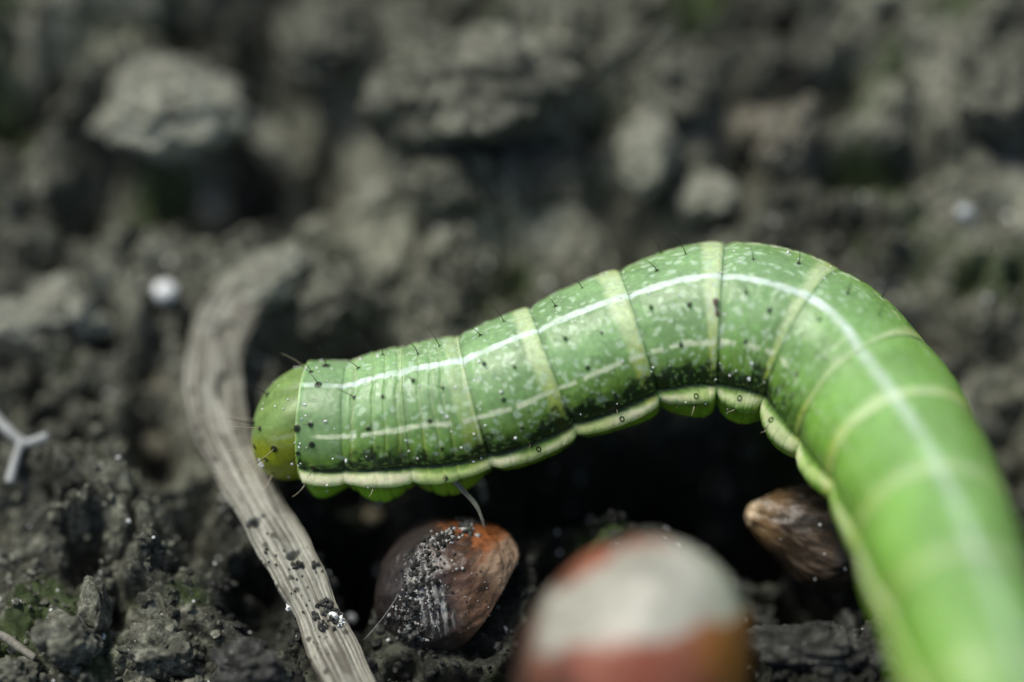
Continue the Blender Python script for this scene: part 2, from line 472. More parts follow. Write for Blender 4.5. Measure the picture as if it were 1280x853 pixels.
put_clod('soil_clod', 1110, 165, 26, 22, M_CLOD, 'small lone round clod on the sloping soil', 12, rough=0.6)
put_clod('soil_clod', 985, 175, 34, 44, M_TAN, 'tan clod beside the small brownish clod', 13)
put_clod('soil_clod', 1245, 130, 46, 40, M_CLOD, 'bluish grey clod at the rim of the sloping soil', 14)
put_clod('soil_clod', 650, 235, 74, 36, M_CLOD, 'low grey clod between the dark crack and the caterpillar', 15, sink=0.0)
put_clod('soil_clod', 560, 230, 48, 40, M_CLOD, 'lumpy grey clod beside the small bluish pale clod', 16, sink=0.0)
put_clod('soil_clod', 330, 352, 62, 30, M_PALE, 'pale curved crust of soil bridging the top of the dry stem', 17, tilt=(0, -0.25, 0.4), rough=0.8)
put_clod('soil_clod', 415, 372, 40, 40, M_CLOD, 'soft grey clod just behind the caterpillar\'s head', 18, sink=0.1)
put_clod('soil_clod', 205, 490, 16, 24, M_TAN, 'tiny tan clod on the dark hollow beside the dry stem', 19, tilt=(0, 0.5, 0), rough=0.5, n=4)
put_clod('soil_clod', 196, 556, 22, 15, M_TAN, 'tiny tan clod lying deep in the dark hollow', 20, tilt=(0, 0.5, 0), rough=0.5, n=4)
put_clod('soil_clod', 60, 395, 70, 42, M_PALE, 'wide smooth pale clod on the open soil', 21, sink=-0.2)
put_clod('soil_clod', 118, 762, 20, 34, M_CLOD, 'small upright grey-green pebble-like clod beside the dark crevice', 22, rough=0.6)
put_clod('soil_clod', 85, 800, 38, 30, M_CLOD, 'rough grey clod below the upright pebble-like clod', 23)
put_clod('soil_clod', 195, 815, 44, 30, M_CLOD, 'crumbly grey clod glinting with mineral flecks', 24, rough=1.3)
put_clod('soil_clod', 305, 835, 34, 24, M_DARK, 'small dark crumbly clod next to the dry stem', 25, rough=1.4)
put_clod('soil_clod', 18, 845, 30, 22, M_CLOD, 'lumpy grey clod under the short stick', 26, rough=1.2)
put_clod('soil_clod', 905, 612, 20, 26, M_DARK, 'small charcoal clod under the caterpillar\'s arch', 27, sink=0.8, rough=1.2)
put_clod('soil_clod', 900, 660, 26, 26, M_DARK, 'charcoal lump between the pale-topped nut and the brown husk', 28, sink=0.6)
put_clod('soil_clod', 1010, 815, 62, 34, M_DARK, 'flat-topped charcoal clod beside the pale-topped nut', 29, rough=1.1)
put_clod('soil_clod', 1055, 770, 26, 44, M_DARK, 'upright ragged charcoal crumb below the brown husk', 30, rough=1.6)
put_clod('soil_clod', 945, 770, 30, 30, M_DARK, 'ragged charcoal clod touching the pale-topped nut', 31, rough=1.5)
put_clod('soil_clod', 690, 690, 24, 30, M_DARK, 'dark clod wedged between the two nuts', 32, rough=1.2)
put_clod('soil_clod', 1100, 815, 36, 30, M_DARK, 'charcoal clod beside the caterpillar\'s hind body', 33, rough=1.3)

# crumbs: the larger ones singly, the dust of small ones as one mass
rng = np.random.default_rng(11)
crumb_meshes = []
for i in range(9):
    a = 0.7 + 0.6 * rng.random(3)
    crumb_meshes.append(clod_mesh('soil_crumb', 3, 60 + i, a, 1.25))
crumb_dark = [m.copy() for m in crumb_meshes]
for m in crumb_meshes: m.materials.append(M_CLOD)
for m in crumb_dark: m.materials.append(M_DARK)
n_done = 0
while n_done < 210:
    px, py = rng.uniform(-20, 1290), rng.uniform(20, 870)
    if py < 520 and rng.random() < 0.55: continue
    g = G(px, py)
    r = rng.uniform(0.014, 0.038) * (1.25 if py < 400 else 1.0)
    g[2] = H(g[0], g[1]) + r * 0.35
    w = float(moisture(np.array([[g[0], g[1], 0.0]]))[0])
    dark = w > 0.5
    o = link('soil_crumb', (crumb_dark if dark else crumb_meshes)[n_done % 9], None, loc=g,
             label='small charcoal soil crumb on the moist dark ground by the nuts' if dark else 'small grey soil crumb lying on the dry open ground', cat='soil crumb',
             group='crumbs on the moist ground' if dark else 'crumbs on the dry ground')
    o.scale = (r, r, r); o.rotation_euler = rng.uniform(0, 6.3, 3)
    n_done += 1

def scatter_mesh(name, centres, radii, n=1, seed=0, jag=0.3):
    v, f = ico(n)
    r = np.random.default_rng(seed)
    m = len(centres)
    dirs = v[None] * (1 + jag * (r.random((m, len(v), 1)) - 0.5) * 2)
    q = r.normal(size=(m, 4)); q /= np.linalg.norm(q, axis=1)[:, None]
    w, x, y, z = q.T
    R = np.stack([np.stack([1-2*(y*y+z*z), 2*(x*y-z*w), 2*(x*z+y*w)], -1), np.stack([2*(x*y+z*w), 1-2*(x*x+z*z), 2*(y*z-x*w)], -1), np.stack([2*(x*z-y*w), 2*(y*z+x*w), 1-2*(x*x+y*y)], -1)], 1)
    sc3 = radii[:, None, None] * (0.65 + 0.7 * r.random((m, 1, 3)))
    vv = np.einsum('mij,mkj->mki', R, dirs * sc3) + centres[:, None]
    ff = (f[None] + (np.arange(m) * len(v))[:, None, None]).reshape(-1, 3)
    return make_mesh(name, vv.reshape(-1, 3), ff, smooth=False)

def ground_points(n, seed, ymin=300):
    r = np.random.default_rng(seed)
    pts = np.array([G(a, b) for a, b in zip(r.uniform(-120, 1400, n), r.uniform(ymin, 960, n))])
    return pts, r
pts, r = ground_points(6500, 5)
rad = 0.006 + 0.020 * r.random(len(pts)) ** 2.2
pts[:, 2] = height(pts[:, 0], pts[:, 1]) + rad * 0.4
wetp = moisture(np.stack([pts[:, 0], pts[:, 1], np.zeros(len(pts))], 1)) > 0.5
link('soil_grit', scatter_mesh('soil_grit', pts[~wetp], rad[~wetp], 1, 3), M_CLOD, kind='stuff', label='fine grey grit strewn over the dry soil', cat='grit')
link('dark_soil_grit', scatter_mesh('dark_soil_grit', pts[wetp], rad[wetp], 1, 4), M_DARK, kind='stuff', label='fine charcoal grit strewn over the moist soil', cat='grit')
pts, r = ground_points(420, 15, 250)
rad = 0.004 + 0.010 * r.random(len(pts)) ** 2.5
pts[:, 2] = height(pts[:, 0], pts[:, 1]) + rad * 0.6
link('sand', scatter_mesh('sand', pts, rad, 1, 8, 0.2), M_QUARTZ, kind='stuff', label='glinting white sand grains sprinkled on the soil', cat='sand')

def pebble(name, px, py, r, mat, label, cat='pebble', seed=3, group=None, lift=0.7):
    z = 0.0
    for _ in range(8):
        g = G(px, py, z); z = 0.5 * z + 0.5 * (H(g[0], g[1]) - rise(g[1]) + r * lift)
    v, f = ico(3)
    w = v * (1 + 0.10 * fbm(v * 1.6 + seed, 2, seed))[:, None] * np.array([1.0, 0.9, 0.85]) * r
    return link(name, make_mesh(name, w, f), mat, loc=g, label=label, cat=cat, group=group)
pebble('glint_pebble', 207, 365, 0.056, M_QUARTZ, 'bead painted bright white as a glint on the dry soil near the dry stem', seed=3, lift=0.9)  # white pebble sized and coloured to imitate a blurred glint
pebble('glint_pebble', 1206, 266, 0.042, plain_material('dull_quartz', (0.36, 0.40, 0.40), 0.3), 'bluish quartz bead glinting on the sloping soil', seed=5, lift=1.0)
pebble('sand_grain', 467, 647, 0.040, M_GRAIN, 'round yellowish sand grain in the shade under the caterpillar', seed=6, lift=0.8)
pebble('sand_grain', 476, 714, 0.020, M_QUARTZ, 'tiny white sand grain beside the soil-crusted brown nut', seed=7, lift=0.8)
pebble('sand_grain', 438, 773, 0.026, M_QUARTZ, 'small bluish sand grain beside the dry stem', seed=8, lift=0.8)

# ------------------------------------------------------------------ the caterpillar
CTRL = [  # u, top silhouette, belly silhouette, depth behind focus plane, dorsal line angle (deg above the point facing the camera)
    (1, (386, 453), (380, 602), 0.22, 38), (2, (440, 452), (432, 610), 0.20, 38), (3, (512, 433), (513, 609), 0.19, 40), (4, (577, 419), (612, 590), 0.18, 40),
    (5, (662, 384), (720, 549), 0.18, 40), (6, (772, 338), (826, 511), 0.18, 38), (7, (908, 304), (893, 508), 0.18, 34), (8, (1050, 338), (958, 522), 0.12, 29),
    (9, (1154, 428), (1012, 578), -0.04, 20), (10, (1216, 522), (1048, 630), -0.34, 15), (11, (1264, 640), (1074, 698), -0.72, 13), (12, (1297, 760), (1106, 776), -1.14, 11),
    (13, (1330, 900), (1150, 872), -1.50, 10), (14, (1370, 1040), (1200, 990), -1.70, 10), (15, (1405, 1180), (1245, 1110), -1.62, 10), (16, (1440, 1330), (1285, 1240), -1.36, 10)]
cu = [c[0] for c in CTRL]
ctop = np.array([P(*c[1], c[3]) for c in CTRL]); cbot = np.array([P(*c[2], c[3]) for c in CTRL])
cang = np.array([c[4] for c in CTRL], float)

NPHI = 288
u_head = 1 - np.cos(np.linspace(0.02, np.pi / 2, 90))
u_body = np.concatenate([np.arange(1.004, 9, 0.0085), np.arange(9, 16, 0.016)])
u_tail = 16 + 0.55 * np.sin(np.linspace(0.03, np.pi / 2 - 0.03, 30))
us = np.concatenate([u_head, u_body, u_tail])
ub = np.clip(us, 1, 16)
top = crom(ub, cu, ctop); bot = crom(ub, cu, cbot); ang = crom(ub, cu, cang)[:, 0]
cen = (top + bot) / 2; e1 = (top - bot) / 2
tan = np.gradient(cen, ub + 1e-6 * np.arange(len(ub)), axis=0)
i1 = len(u_head)
tan[:i1] = tan[i1 + 4]; tan[len(us) - len(u_tail):] = tan[len(us) - len(u_tail) - 4]
tan /= np.linalg.norm(tan, axis=1)[:, None]
# head: a rounded capsule leaning down and forward
apex = P(317, 543, 0.24)
wq = u_head
neck_c = cen[i1]; neck_e = e1[i1]
cen[:i1] = neck_c + (apex - neck_c) * (1 - wq)[:, None]
prof = (1 - (1 - wq) ** 2.25) ** (1 / 2.25)
e1[:i1] = neck_e * (0.94 * prof)[:, None]
w_t = (us[-len(u_tail):] - 16) / 0.55
cen[-len(u_tail):] = cen[-len(u_tail) - 1] + (tan[-1] * 0.22) * w_t[:, None]
e1[-len(u_tail):] *= np.sqrt(np.clip(1 - w_t ** 2, 0.0004, 1))[:, None]
rad1 = np.linalg.norm(e1, axis=1)
e1n = e1 / rad1[:, None]
e1n = e1n - (e1n * tan).sum(1)[:, None] * tan * 0.5; e1n /= np.linalg.norm(e1n, axis=1)[:, None]
e2n = np.cross(e1n, tan); e2n /= np.linalg.norm(e2n, axis=1)[:, None]
sgn = np.sign((e2n * -VIEW).sum(1)); e2n *= sgn[:, None]
arc = np.concatenate([[0], np.cumsum(np.linalg.norm(np.diff(cen, axis=0), axis=1))])

phi = np.linspace(-180, 180, NPHI, endpoint=False)             # 0 on the back, +100 the flank that faces the camera
U, PH = np.meshgrid(us, phi, indexing='ij')
RADB = np.repeat(rad1[:, None], NPHI, 1)
S = np.repeat(arc[:, None], NPHI, 1)
LAT = np.radians(PH) * np.maximum(RADB, 0.1)                    # girth coordinate in cm
Wf = np.where(U >= 1, U - np.floor(U), U)
PHF = np.interp(U, [1, 1.5, 2.5, 3.5, 4.5, 5.5, 6.5, 7.5, 8.5, 9.5, 12], [94, 92, 90, 95, 101, 100, 90, 88, 92, 95, 96])   # where the pale fold runs
AP = np.abs(PH) * 108 / PHF
AP = np.where(AP > 108, 108 + (AP - 108) * 72 / (180 * 108 / PHF - 108), AP)
body = ((U >= 1) & (U < 16)).astype(float)
def sn(a, b, seed, o=3):                                        # noise on the skin
    th = np.radians(PH)
    return fbm(np.stack([S * a, np.cos(th) * b, np.sin(th) * b], -1), o, seed)
seg = np.floor(U).astype(int)
thor = ((seg == 2) | (seg == 3)).astype(float)
Wj = np.clip(Wf + body * 0.02 * sn(2, 2, 201, 2), 0, 1)         # slightly wavy seams
rr = np.ones_like(U)
rr += body * ((1 - 0.75 * sstep(6.5, 8.2, U)) * (1 - 0.55 * (U < 3.97)) * (-0.034 * sstep(0.13, 0.0, Wj) + 0.014 * sstep(0.55, 0.9, Wj) - 0.018 * sstep(0.95, 1.0, Wf)) + 0.032 * np.sin(np.pi * Wf) ** 0.8)
rr += (seg == 1) * (0.035 * sstep(0.14, 0.0, Wf) + 0.015 * np.sin(np.pi * Wf))
fold_n = (Wj ** 0.8 * 4.0 + 0.35 * np.sin(Wj * 6.3 + seg) + 0.12 * sn(1.5, 3, 203, 2))
wr = (1 - np.abs(np.sin(np.pi * fold_n))) ** 3
rr -= thor * 0.036 * (0.7 + 0.5 * sn(2, 2, 293)) * wr * sstep(0.02, 0.08, Wf) * sstep(0.995, 0.95, Wf)
fold_a = (Wj * 5.0 + 0.2 * sn(1.5, 3, 205, 2))
rr -= body * (1 - thor) * (seg > 3) * 0.014 * (1 - np.abs(np.sin(np.pi * fold_a))) ** 5 * sstep(30, 75, AP)
lobe = np.abs(np.sin(np.pi * Wf)) ** 0.55
lk = 0.45 + 0.33 * sstep(6.2, 5.0, U)
lobe2 = lobe * (1 - lk) + lk
fold = np.exp(-((AP - 108 - 2.0 * sn(3, 1, 207, 2)) / 7.5) ** 2)
rr += np.where(PH < 0, 1 - sstep(7.5, 8.5, U), 1) * body * fold * (0.17 * lobe2 - 0.03) * sstep(1.0, 1.2, U) * (1 - 0.75 * sstep(9.3, 11, U))
rr -= body * 0.04 * np.exp(-((AP - 97.5) / 3.5) ** 2)
thleg = ((seg >= 1) & (seg <= 3)).astype(float)
rr -= body * 0.03 * sstep(116, 124, AP)
rr += body * thleg * 0.20 * np.exp(-((AP - 134) / 13) ** 2) * np.sin(np.pi * np.clip(Wf, 0, 1)) ** 1.2
rr += body * (1 - thleg) * (0.10 + 0.09 * sstep(5.4, 6.3, U) * sstep(9.5, 8.5, U)) * np.exp(-((AP - 127) / 13) ** 2) * lobe
rr += body * (0.006 * sn(9, 3, 211) + 0.004 * sn(30, 9, 213))
# head: cheeks and the median notch
hd = (U < 1).astype(float)
rr += hd * (0.05 * np.exp(-((AP - 38) / 28) ** 2) - 0.02 * np.exp(-(PH / 7) ** 2) * sstep(0.0, 0.3, U) + 0.004 * sn(6, 2, 221))
theta = np.radians(90 - np.repeat(ang[:, None], NPHI, 1) + PH)
pos = cen[:, None] + (rad1[:, None] * rr)[..., None] * (np.cos(theta)[..., None] * e1n[:, None] + np.sin(theta)[..., None] * e2n[:, None])

# pigment
def mixc(c, target, m):
    return c * (1 - m[..., None]) + np.asarray(target) * m[..., None]
hindw = sstep(7.2, 9.5, U)
C_back, C_side, C_hind = np.array([0.255, 0.430, 0.195]), np.array([0.175, 0.330, 0.050]), np.array([0.20, 0.40, 0.115])
C = np.broadcast_to(C_back, U.shape + (3,)).copy()
C = mixc(C, C_side, sstep(25, 85, AP + 8 * sn(4, 2, 231)))
C = mixc(C, np.array([0.195, 0.405, 0.060]), hindw * (0.55 + 0.35 * sstep(10, 70, AP)))
C = mixc(C, np.array([0.15, 0.32, 0.03]), hindw * 0.45 * sstep(45, 85, AP))
C *= (1 + 0.16 * sn(5, 2, 233) + 0.08 * sn(22, 7, 235))[..., None]
# pale intersegmental belts
belt = (1 - 0.55 * sstep(9.8, 11.5, U)) * body * (1 - thor) * (seg > 1) * sstep(0.77, 0.86 + 0.04 * sstep(7, 9, U), Wj + 0.02 * sn(6, 2, 237) - 0.05 * sstep(7, 9, U)) * sstep(1.0, 0.97, Wf)
belt = np.maximum(belt, body * thor * (seg == 3) * 0.55 * sstep(0.72, 0.8, Wj))
belt = np.maximum(belt, body * thor * 0.75 * wr ** 1.6)
belt = np.maximum(belt, (seg == 1) * (0.5 * sstep(0.07, 0.015, Wf)))  # collar's front rim painted pale, as light glowing through its thin edge
C_belt = mixc(np.broadcast_to(np.array([0.62, 0.74, 0.44]), C.shape).copy(), np.array([0.50, 0.60, 0.12]), sstep(25, 75, AP))
for k in range(3): C[..., k] = C[..., k] * (1 - 0.72 * belt) + C_belt[..., k] * 0.72 * belt
edge = body * (seg > 1) * np.exp(-((Wf - 0.975) / 0.012) ** 2)  # highlight painted into the pigment along each segment's rear lip
C = mixc(C, [0.50, 0.62, 0.32], 0.65 * edge * sstep(100, 80, AP))
seam = body * (seg > 3) * np.exp(-(np.minimum(Wf, 1 - Wf) / 0.010) ** 2)
C *= (1 - 0.06 * seam * (U < 7.5))[..., None]
# white speckles, irregular flakes
cs = 0.045
sx, sy = S / cs + 0.35 * sn(18, 6, 241), LAT / (cs * 0.9) + 0.35 * sn(18, 6, 243)
f1, f2, cid = worley2(sx, sy, 41)
dens = 0.58 + 0.25 * sn(5, 2, 245) + 0.12 * sstep(15, 55, AP)
spk = (cid < dens) * sstep(0.40, 0.22, f1 * (0.75 + 0.9 * ((cid * 37.7) % 1)))
f1b, _, cidb = worley2(S / 0.028 + 7, LAT / 0.022, 43)
spk2 = (cidb < 0.30) * sstep(0.42, 0.2, f1b) * sstep(-0.1, 0.5, sn(7, 3, 247))
spkm = np.maximum(spk * 0.85, spk2 * 0.6) * body * sstep(96, 86, AP) * sstep(1.5, 1.9, U) * (1 - 0.75 * sstep(7.6, 9.2, U))
C = mixc(C, [0.50, 0.66, 0.47], 0.8 * spkm)
# dark mottled flank above the spiracular line
dtop = 80 + 2 * (U < 3.9) - 9 * sn(7, 1.5, 251) - 9 * sn(26, 8, 257) + 9 * (np.abs(Wf - 0.45)) * (seg > 3) * -1 + 3 * thor + 5 * (seg == 1)
dark = sstep(dtop - 6, dtop + 7, AP) * sstep(100.5, 98.5, AP)
f1, f2, cid = worley2(S / 0.036 + 0.5 * sn(14, 5, 253), LAT / 0.030 + 0.5 * sn(14, 5, 255), 47)
vein = sstep(0.34, 0.12, f1) * (cid < 0.62) * sstep(99, 93, AP)
C = mixc(C, [0.006, 0.026, 0.005], dark * body * (1 - 0.6 * vein) * sstep(1.02, 1.12, U) * (0.93 - 0.75 * sstep(7.8, 9.6, U)))
C = mixc(C, [0.20, 0.38, 0.12], 0.55 * dark * vein * body * (U < 8.5))
# stripes: back, side, and the pale fold below the spiracles
wob = 0.9 * sn(9, 0.5, 261, 3)
dors = sstep(3.7, 2.3, np.abs(PH - wob) * (RADB / 0.28) * (1 + 0.25 * sn(16, 3, 263))) * body * sstep(1.0, 1.1, U)
dors *= 1 - 0.6 * seam
wide = 1 + 0.7 * sstep(7.5, 9.5, U)
dors = np.maximum(dors * (1 - 0.5 * sstep(8, 10, U)), sstep(4.4, 0.8, np.abs(PH) / wide) * body * sstep(7.3, 8.5, U) * 0.62)
dors *= np.where(seg == 1, 0.85 * sstep(3.6, 1.6, np.abs(PH)), 1) * np.clip(0.9 + 0.3 * sn(12, 2, 291), 0, 1)
C = mixc(C, [0.70, 0.82, 0.75], 0.93 * dors * (1 - 0.25 * sstep(8.5, 11, U)))
dash = sstep(-0.45, 0.05, np.sin(S * 62 + 4 * sn(3, 0.3, 265, 2)) + 0.9 * sn(8, 0.4, 267, 2) + 0.5 + 0.5 * sstep(5.2, 4.2, U))
side = sstep(2.7, 1.5, np.abs(AP - 56 - 1.4 * sn(8, 0.5, 269, 2)) * (1 + 0.3 * sn(20, 4, 271))) * body * dash * sstep(1.35, 1.6, U) * (1 - 0.8 * sstep(7.6, 9.0, U))
C = mixc(C, [0.66, 0.76, 0.52], 0.95 * side)
lat = sstep(99.5, 102, AP - 1.2 * sn(6, 1, 273, 2)) * sstep(118 - 7 * sstep(5.4, 6.6, U), 109 - 5 * sstep(5.4, 6.6, U), AP + 2 * sn(5, 1, 295, 2)) * body * sstep(1.0, 1.15, U)
C_bel = np.array([0.26, 0.52, 0.03])
C = mixc(C, C_bel, sstep(108, 120, AP) * body)
C *= (1 + 0.25 * (sstep(112, 120, AP) * body) * sn(6, 2, 275))[..., None]
C_lat = mixc(np.broadcast_to(np.array([0.80, 0.89, 0.52]), C.shape).copy(), np.array([0.56, 0.72, 0.28]), sstep(0.2, -0.5, sn(6, 2, 277)) + 0 * U)
latm = lat * np.where(PH < 0, 1 - sstep(7.5, 8.5, U), 1) * (0.95 - 0.25 * sstep(5.5, 7, U))
for k in range(3): C[..., k] = C[..., k] * (1 - latm) + C_lat[..., k] * latm
# collar segment and head
C = mixc(C, [0.20, 0.33, 0.155], (seg == 1) * 0.6 * sstep(86, 70, AP) * (1 - dors) * (1 - side) * (1 - belt))
Ch = mixc(np.broadcast_to(np.array([0.19, 0.30, 0.085]), C.shape).copy(), np.array([0.27, 0.32, 0.012]), sstep(30, 66, PH + 8 * sn(4, 2, 281)))
Ch *= (1 + 0.18 * sn(14, 5, 283))[..., None]
fleck = sstep(0.35, 0.6, sn(10, 9, 285)) * np.exp(-((PH - 38) / 16) ** 2) * sstep(0.35, 0.7, U)
Ch = mixc(Ch, [0.42, 0.52, 0.36], 0.5 * fleck)
C = np.where(hd[..., None] > 0, Ch, C)

# dark warts that carry the bristles: (u, phi)
WARTS = []
for sg in range(1, 12):
    base = [(0.22, 14), (0.62, 22), (0.40, 44), (0.50, 70), (0.45, 91), (0.30, -18), (0.66, -26), (0.45, -48)]
    if sg == 1: base = [(0.22, -14), (0.45, 4), (0.42, 38), (0.10, 42), (0.52, 56), (0.14, 70), (0.48, 78), (0.30, 98), (0.50, -30)]
    for du, ph in base:
        WARTS.append((sg + du + random.uniform(-.05, .05), ph + random.uniform(-4, 4)))
HEADW = [(0.30, 34), (0.12, 20), (0.42, 75), (0.22, 86), (0.16, 60), (0.5, 100), (0.60, 60), (0.35, -12)]
WARTS += HEADW
cen_s = lambda u: np.interp(u, us, arc)
flat_pos = pos
lookup = lambda u, ph: (int(np.argmin(np.abs(us - u))), int(round((ph + 180) / 360 * NPHI)) % NPHI)
normals = np.cross(np.gradient(pos, axis=0), np.gradient(pos, axis=1))
normals /= np.maximum(np.linalg.norm(normals, axis=2), 1e-12)[..., None]
outw = pos - cen[:, None]
normals *= np.sign((normals * outw).sum(2))[..., None]
for k, (u, ph) in enumerate(WARTS):
    i, j = lookup(u, ph)
    a, b = max(0, i - 40), min(len(us), i + 40)
    d = np.linalg.norm(pos[a:b] - pos[i, j], axis=2)
    rw = (0.0135 if u < 2 else 0.0085) * (0.75 + 0.5 * ((k * 0.618) % 1))
    m = sstep(rw * 1.35, rw * 0.8, d)
    if u > 8.5: m *= 0.25
    C[a:b] = mixc(C[a:b], [0.008, 0.012, 0.004], 0.95 * m)
    pos[a:b] += normals[a:b] * (0.005 * m)[..., None]

C = np.clip(C, 0.003, 0.9)
nR = len(us)
base_pt = P(1360, 1290, -1.36); base_pt[2] = 0
cat_root = link('caterpillar', None, None, loc=base_pt, cat='caterpillar', label='green caterpillar with white stripes and pale belts arched over the soil')
vv = np.concatenate([pos.reshape(-1, 3), pos[:1].mean(1), pos[-1:].mean(1)]) - base_pt
fq = grid_faces(nR, NPHI, True)
j = np.arange(NPHI); j2 = (j + 1) % NPHI
caps = np.concatenate([np.stack([np.full(NPHI, nR * NPHI), j2, j], 1), np.stack([np.full(NPHI, nR * NPHI + 1), (nR - 1) * NPHI + j, (nR - 1) * NPHI + j2], 1)])
cc = np.concatenate([C.reshape(-1, 3), C[0].mean(0)[None], C[-1].mean(0)[None]])
bm_mesh = make_mesh('caterpillar_body', vv, [fq, caps], cc)
link('body', bm_mesh, M_SKIN, cat_root, label='segmented green body with its yellow-green head')

# bristles standing on the warts
rngb = np.random.default_rng(3)
for k, (u, ph) in enumerate(WARTS):
    if u > 9.2: continue
    i, jx = lookup(u, ph)
    p0, nrm = pos[i, jx], normals[i, jx]
    L = rngb.uniform(0.05, 0.11) * (1.35 if u < 2 else 1.0)
    if ph > 80 and u > 1: L *= 0.5
    fwd = -tan[i] * rngb.uniform(0.1, 0.7)
    pts4 = [p0 - nrm * 0.004 + (nrm * t1 + fwd * t1 * t1 * 0.7) * L for t1 in np.linspace(0, 1, 6)]
    v, f = tube(np.array(pts4) - p0, np.linspace(0.0021, 0.0006, 6), 5)
    pale = ph > 85 or (u < 1 and k % 2)
    link('bristle', make_mesh('bristle', v, f), M_BRISTLE_PALE if pale else M_BRISTLE, cat_root, loc=p0 - base_pt)
for (a, b, c_, dzs) in [((316, 578), (292, 590), (265, 591), 0.12), ((322, 526), (296, 523), (262, 520), 0.2), ((375, 462), (368, 448), (352, 442), 0.12)]:
    t5 = np.linspace(0, 1, 9)[:, None]
    A, B, E = P(a[0] + 10, a[1], dzs + 0.03), P(*b, dzs), P(*c_, dzs)
    v, f = tube(A * (1 - t5) ** 2 + 2 * B * t5 * (1 - t5) + E * t5 ** 2 - A, np.linspace(0.0016, 0.0005, 9), 5)
    link('bristle', make_mesh('bristle', v, f), M_BRISTLE_PALE, cat_root, loc=A - base_pt)

# spiracles: small dark rings on the pale fold
th = np.linspace(0, 2 * np.pi, 20, endpoint=False); tj = np.linspace(0, 2 * np.pi, 6, endpoint=False)
for u, ph in [(1.5, 96), (4.55, 102), (5.5, 103), (6.5, 103), (7.45, 103), (8.4, 103)]:
    ph = ph / 108 * float(np.interp(u, us, PHF[:, 0]))
    i, jx = lookup(u, ph)
    p0, nrm = pos[i, jx], normals[i, jx]
    a = np.cross(nrm, tan[i]); a /= np.linalg.norm(a); b = np.cross(nrm, a)
    ring = 0.0105; tub = 0.003
    v = (np.cos(th)[:, None, None] * a + 0.8 * np.sin(th)[:, None, None] * b) * (ring + tub * np.cos(tj))[None, :, None] + nrm * (tub * np.sin(tj))[None, :, None]
    f = grid_faces(21, 6, True) % 120
    link('spiracle', make_mesh('spiracle', v.reshape(-1, 3), f), M_SPIRACLE, cat_root, loc=p0 - base_pt)

# thoracic legs, the last of them reaching down to the brown nut
def leg(points, r0, r1):
    p = crom(np.linspace(0, 1, 16), np.linspace(0, 1, len(points)), np.array(points))
    r = np.linspace(r0, r1, 16) * (1 + 0.18 * np.abs(np.sin(np.linspace(0, 3 * np.pi, 16))))
    v, f = tube(p - p[0], r, 10)
    link('leg', make_mesh('leg', v, f), M_LEG, cat_root, loc=p[0] - base_pt)
leg([P(560, 590, 0.05), P(578, 612, 0.06), P(594, 630, 0.06), P(602, 647, 0.05), P(606, 660, 0.06)], 0.014, 0.004)
leg([P(490, 590, 0.18), P(478, 622, 0.22), P(470, 634, 0.25)], 0.035, 0.01)
leg([P(420, 590, 0.22), P(408, 612, 0.28), P(402, 620, 0.30)], 0.035, 0.01)
leg([P(585, 580, 0.42), P(600, 610, 0.45), P(606, 630, 0.45)], 0.035, 0.01)
leg([P(480, 585, 0.48), P(470, 608, 0.5), P(466, 620, 0.5)], 0.035, 0.01)
leg([P(415, 580, 0.46), P(408, 602, 0.5), P(404, 612, 0.5)], 0.035, 0.01)

# dust specks caught on the skin
spc, spr = [], []
for k in range(150):
    u = rngb.uniform(0.25, 8.0); ph = rngb.uniform(-45, 112)
    if u < 1 and rngb.random() < 0.4: continue
    i, jx = lookup(u, ph)
    spc.append(pos[i, jx] + normals[i, jx] * 0.001); spr.append(rngb.uniform(0.0022, 0.006) if rngb.random() < 0.9 else rngb.uniform(0.007, 0.010))
for q3 in range(26):                                     # a small cluster low on the head
    i, jx = lookup(0.30 + rngb.normal() * 0.02, 88 + rngb.normal() * 2.5)
    spc.append(pos[i, jx] + normals[i, jx] * 0.003); spr.append(rngb.uniform(0.004, 0.007))
link('dust_specks', scatter_mesh('dust_specks', np.array(spc), np.array(spr), 1, 77, 0.25), M_QUARTZ, kind='stuff', label='tiny white dust specks sprinkled on the caterpillar', cat='dust')
i, jx = lookup(6.93, 17)
p0 = pos[i, jx]; a0 = -e1n[i]
v, f = tube(np.array([p0 + a0 * t1 * 0.075 + normals[i, jx] * (0.006 + 0.004 * math.sin(t1 * 3)) + tan[i] * 0.01 * t1 for t1 in np.linspace(0, 1, 10)]) - p0, 0.009 * (1 + 0.4 * np.sin(np.linspace(0, 9, 10))) * np.linspace(1.1, 0.7, 10), 8)
link('bark_fragment', make_mesh('bark_fragment', v, f), plain_material('bark', (0.13, 0.10, 0.08), 0.7), loc=p0, cat='debris', label='tiny brown splinter stuck on a pale belt of the caterpillar')

# ------------------------------------------------------------------ nuts and husk
def blob(nu, nv):
    th = np.linspace(0, np.pi, nu); ph = np.linspace(0, 2 * np.pi, nv, endpoint=False)
    T, F = np.meshgrid(th, ph, indexing='ij')
    return np.stack([np.sin(T) * np.cos(F), np.sin(T) * np.sin(F), np.cos(T)], -1), T, F

def frame(axis_img, toward=0.0):
    """x: in-picture direction (right, up), z: towards the camera, y the third"""
    x = RIGHT * axis_img[0] + UP * axis_img[1] - VIEW * toward; x /= np.linalg.norm(x)
    z = -VIEW - (x @ -VIEW) * x; z /= np.linalg.norm(z)
    return x, np.cross(z, x), z

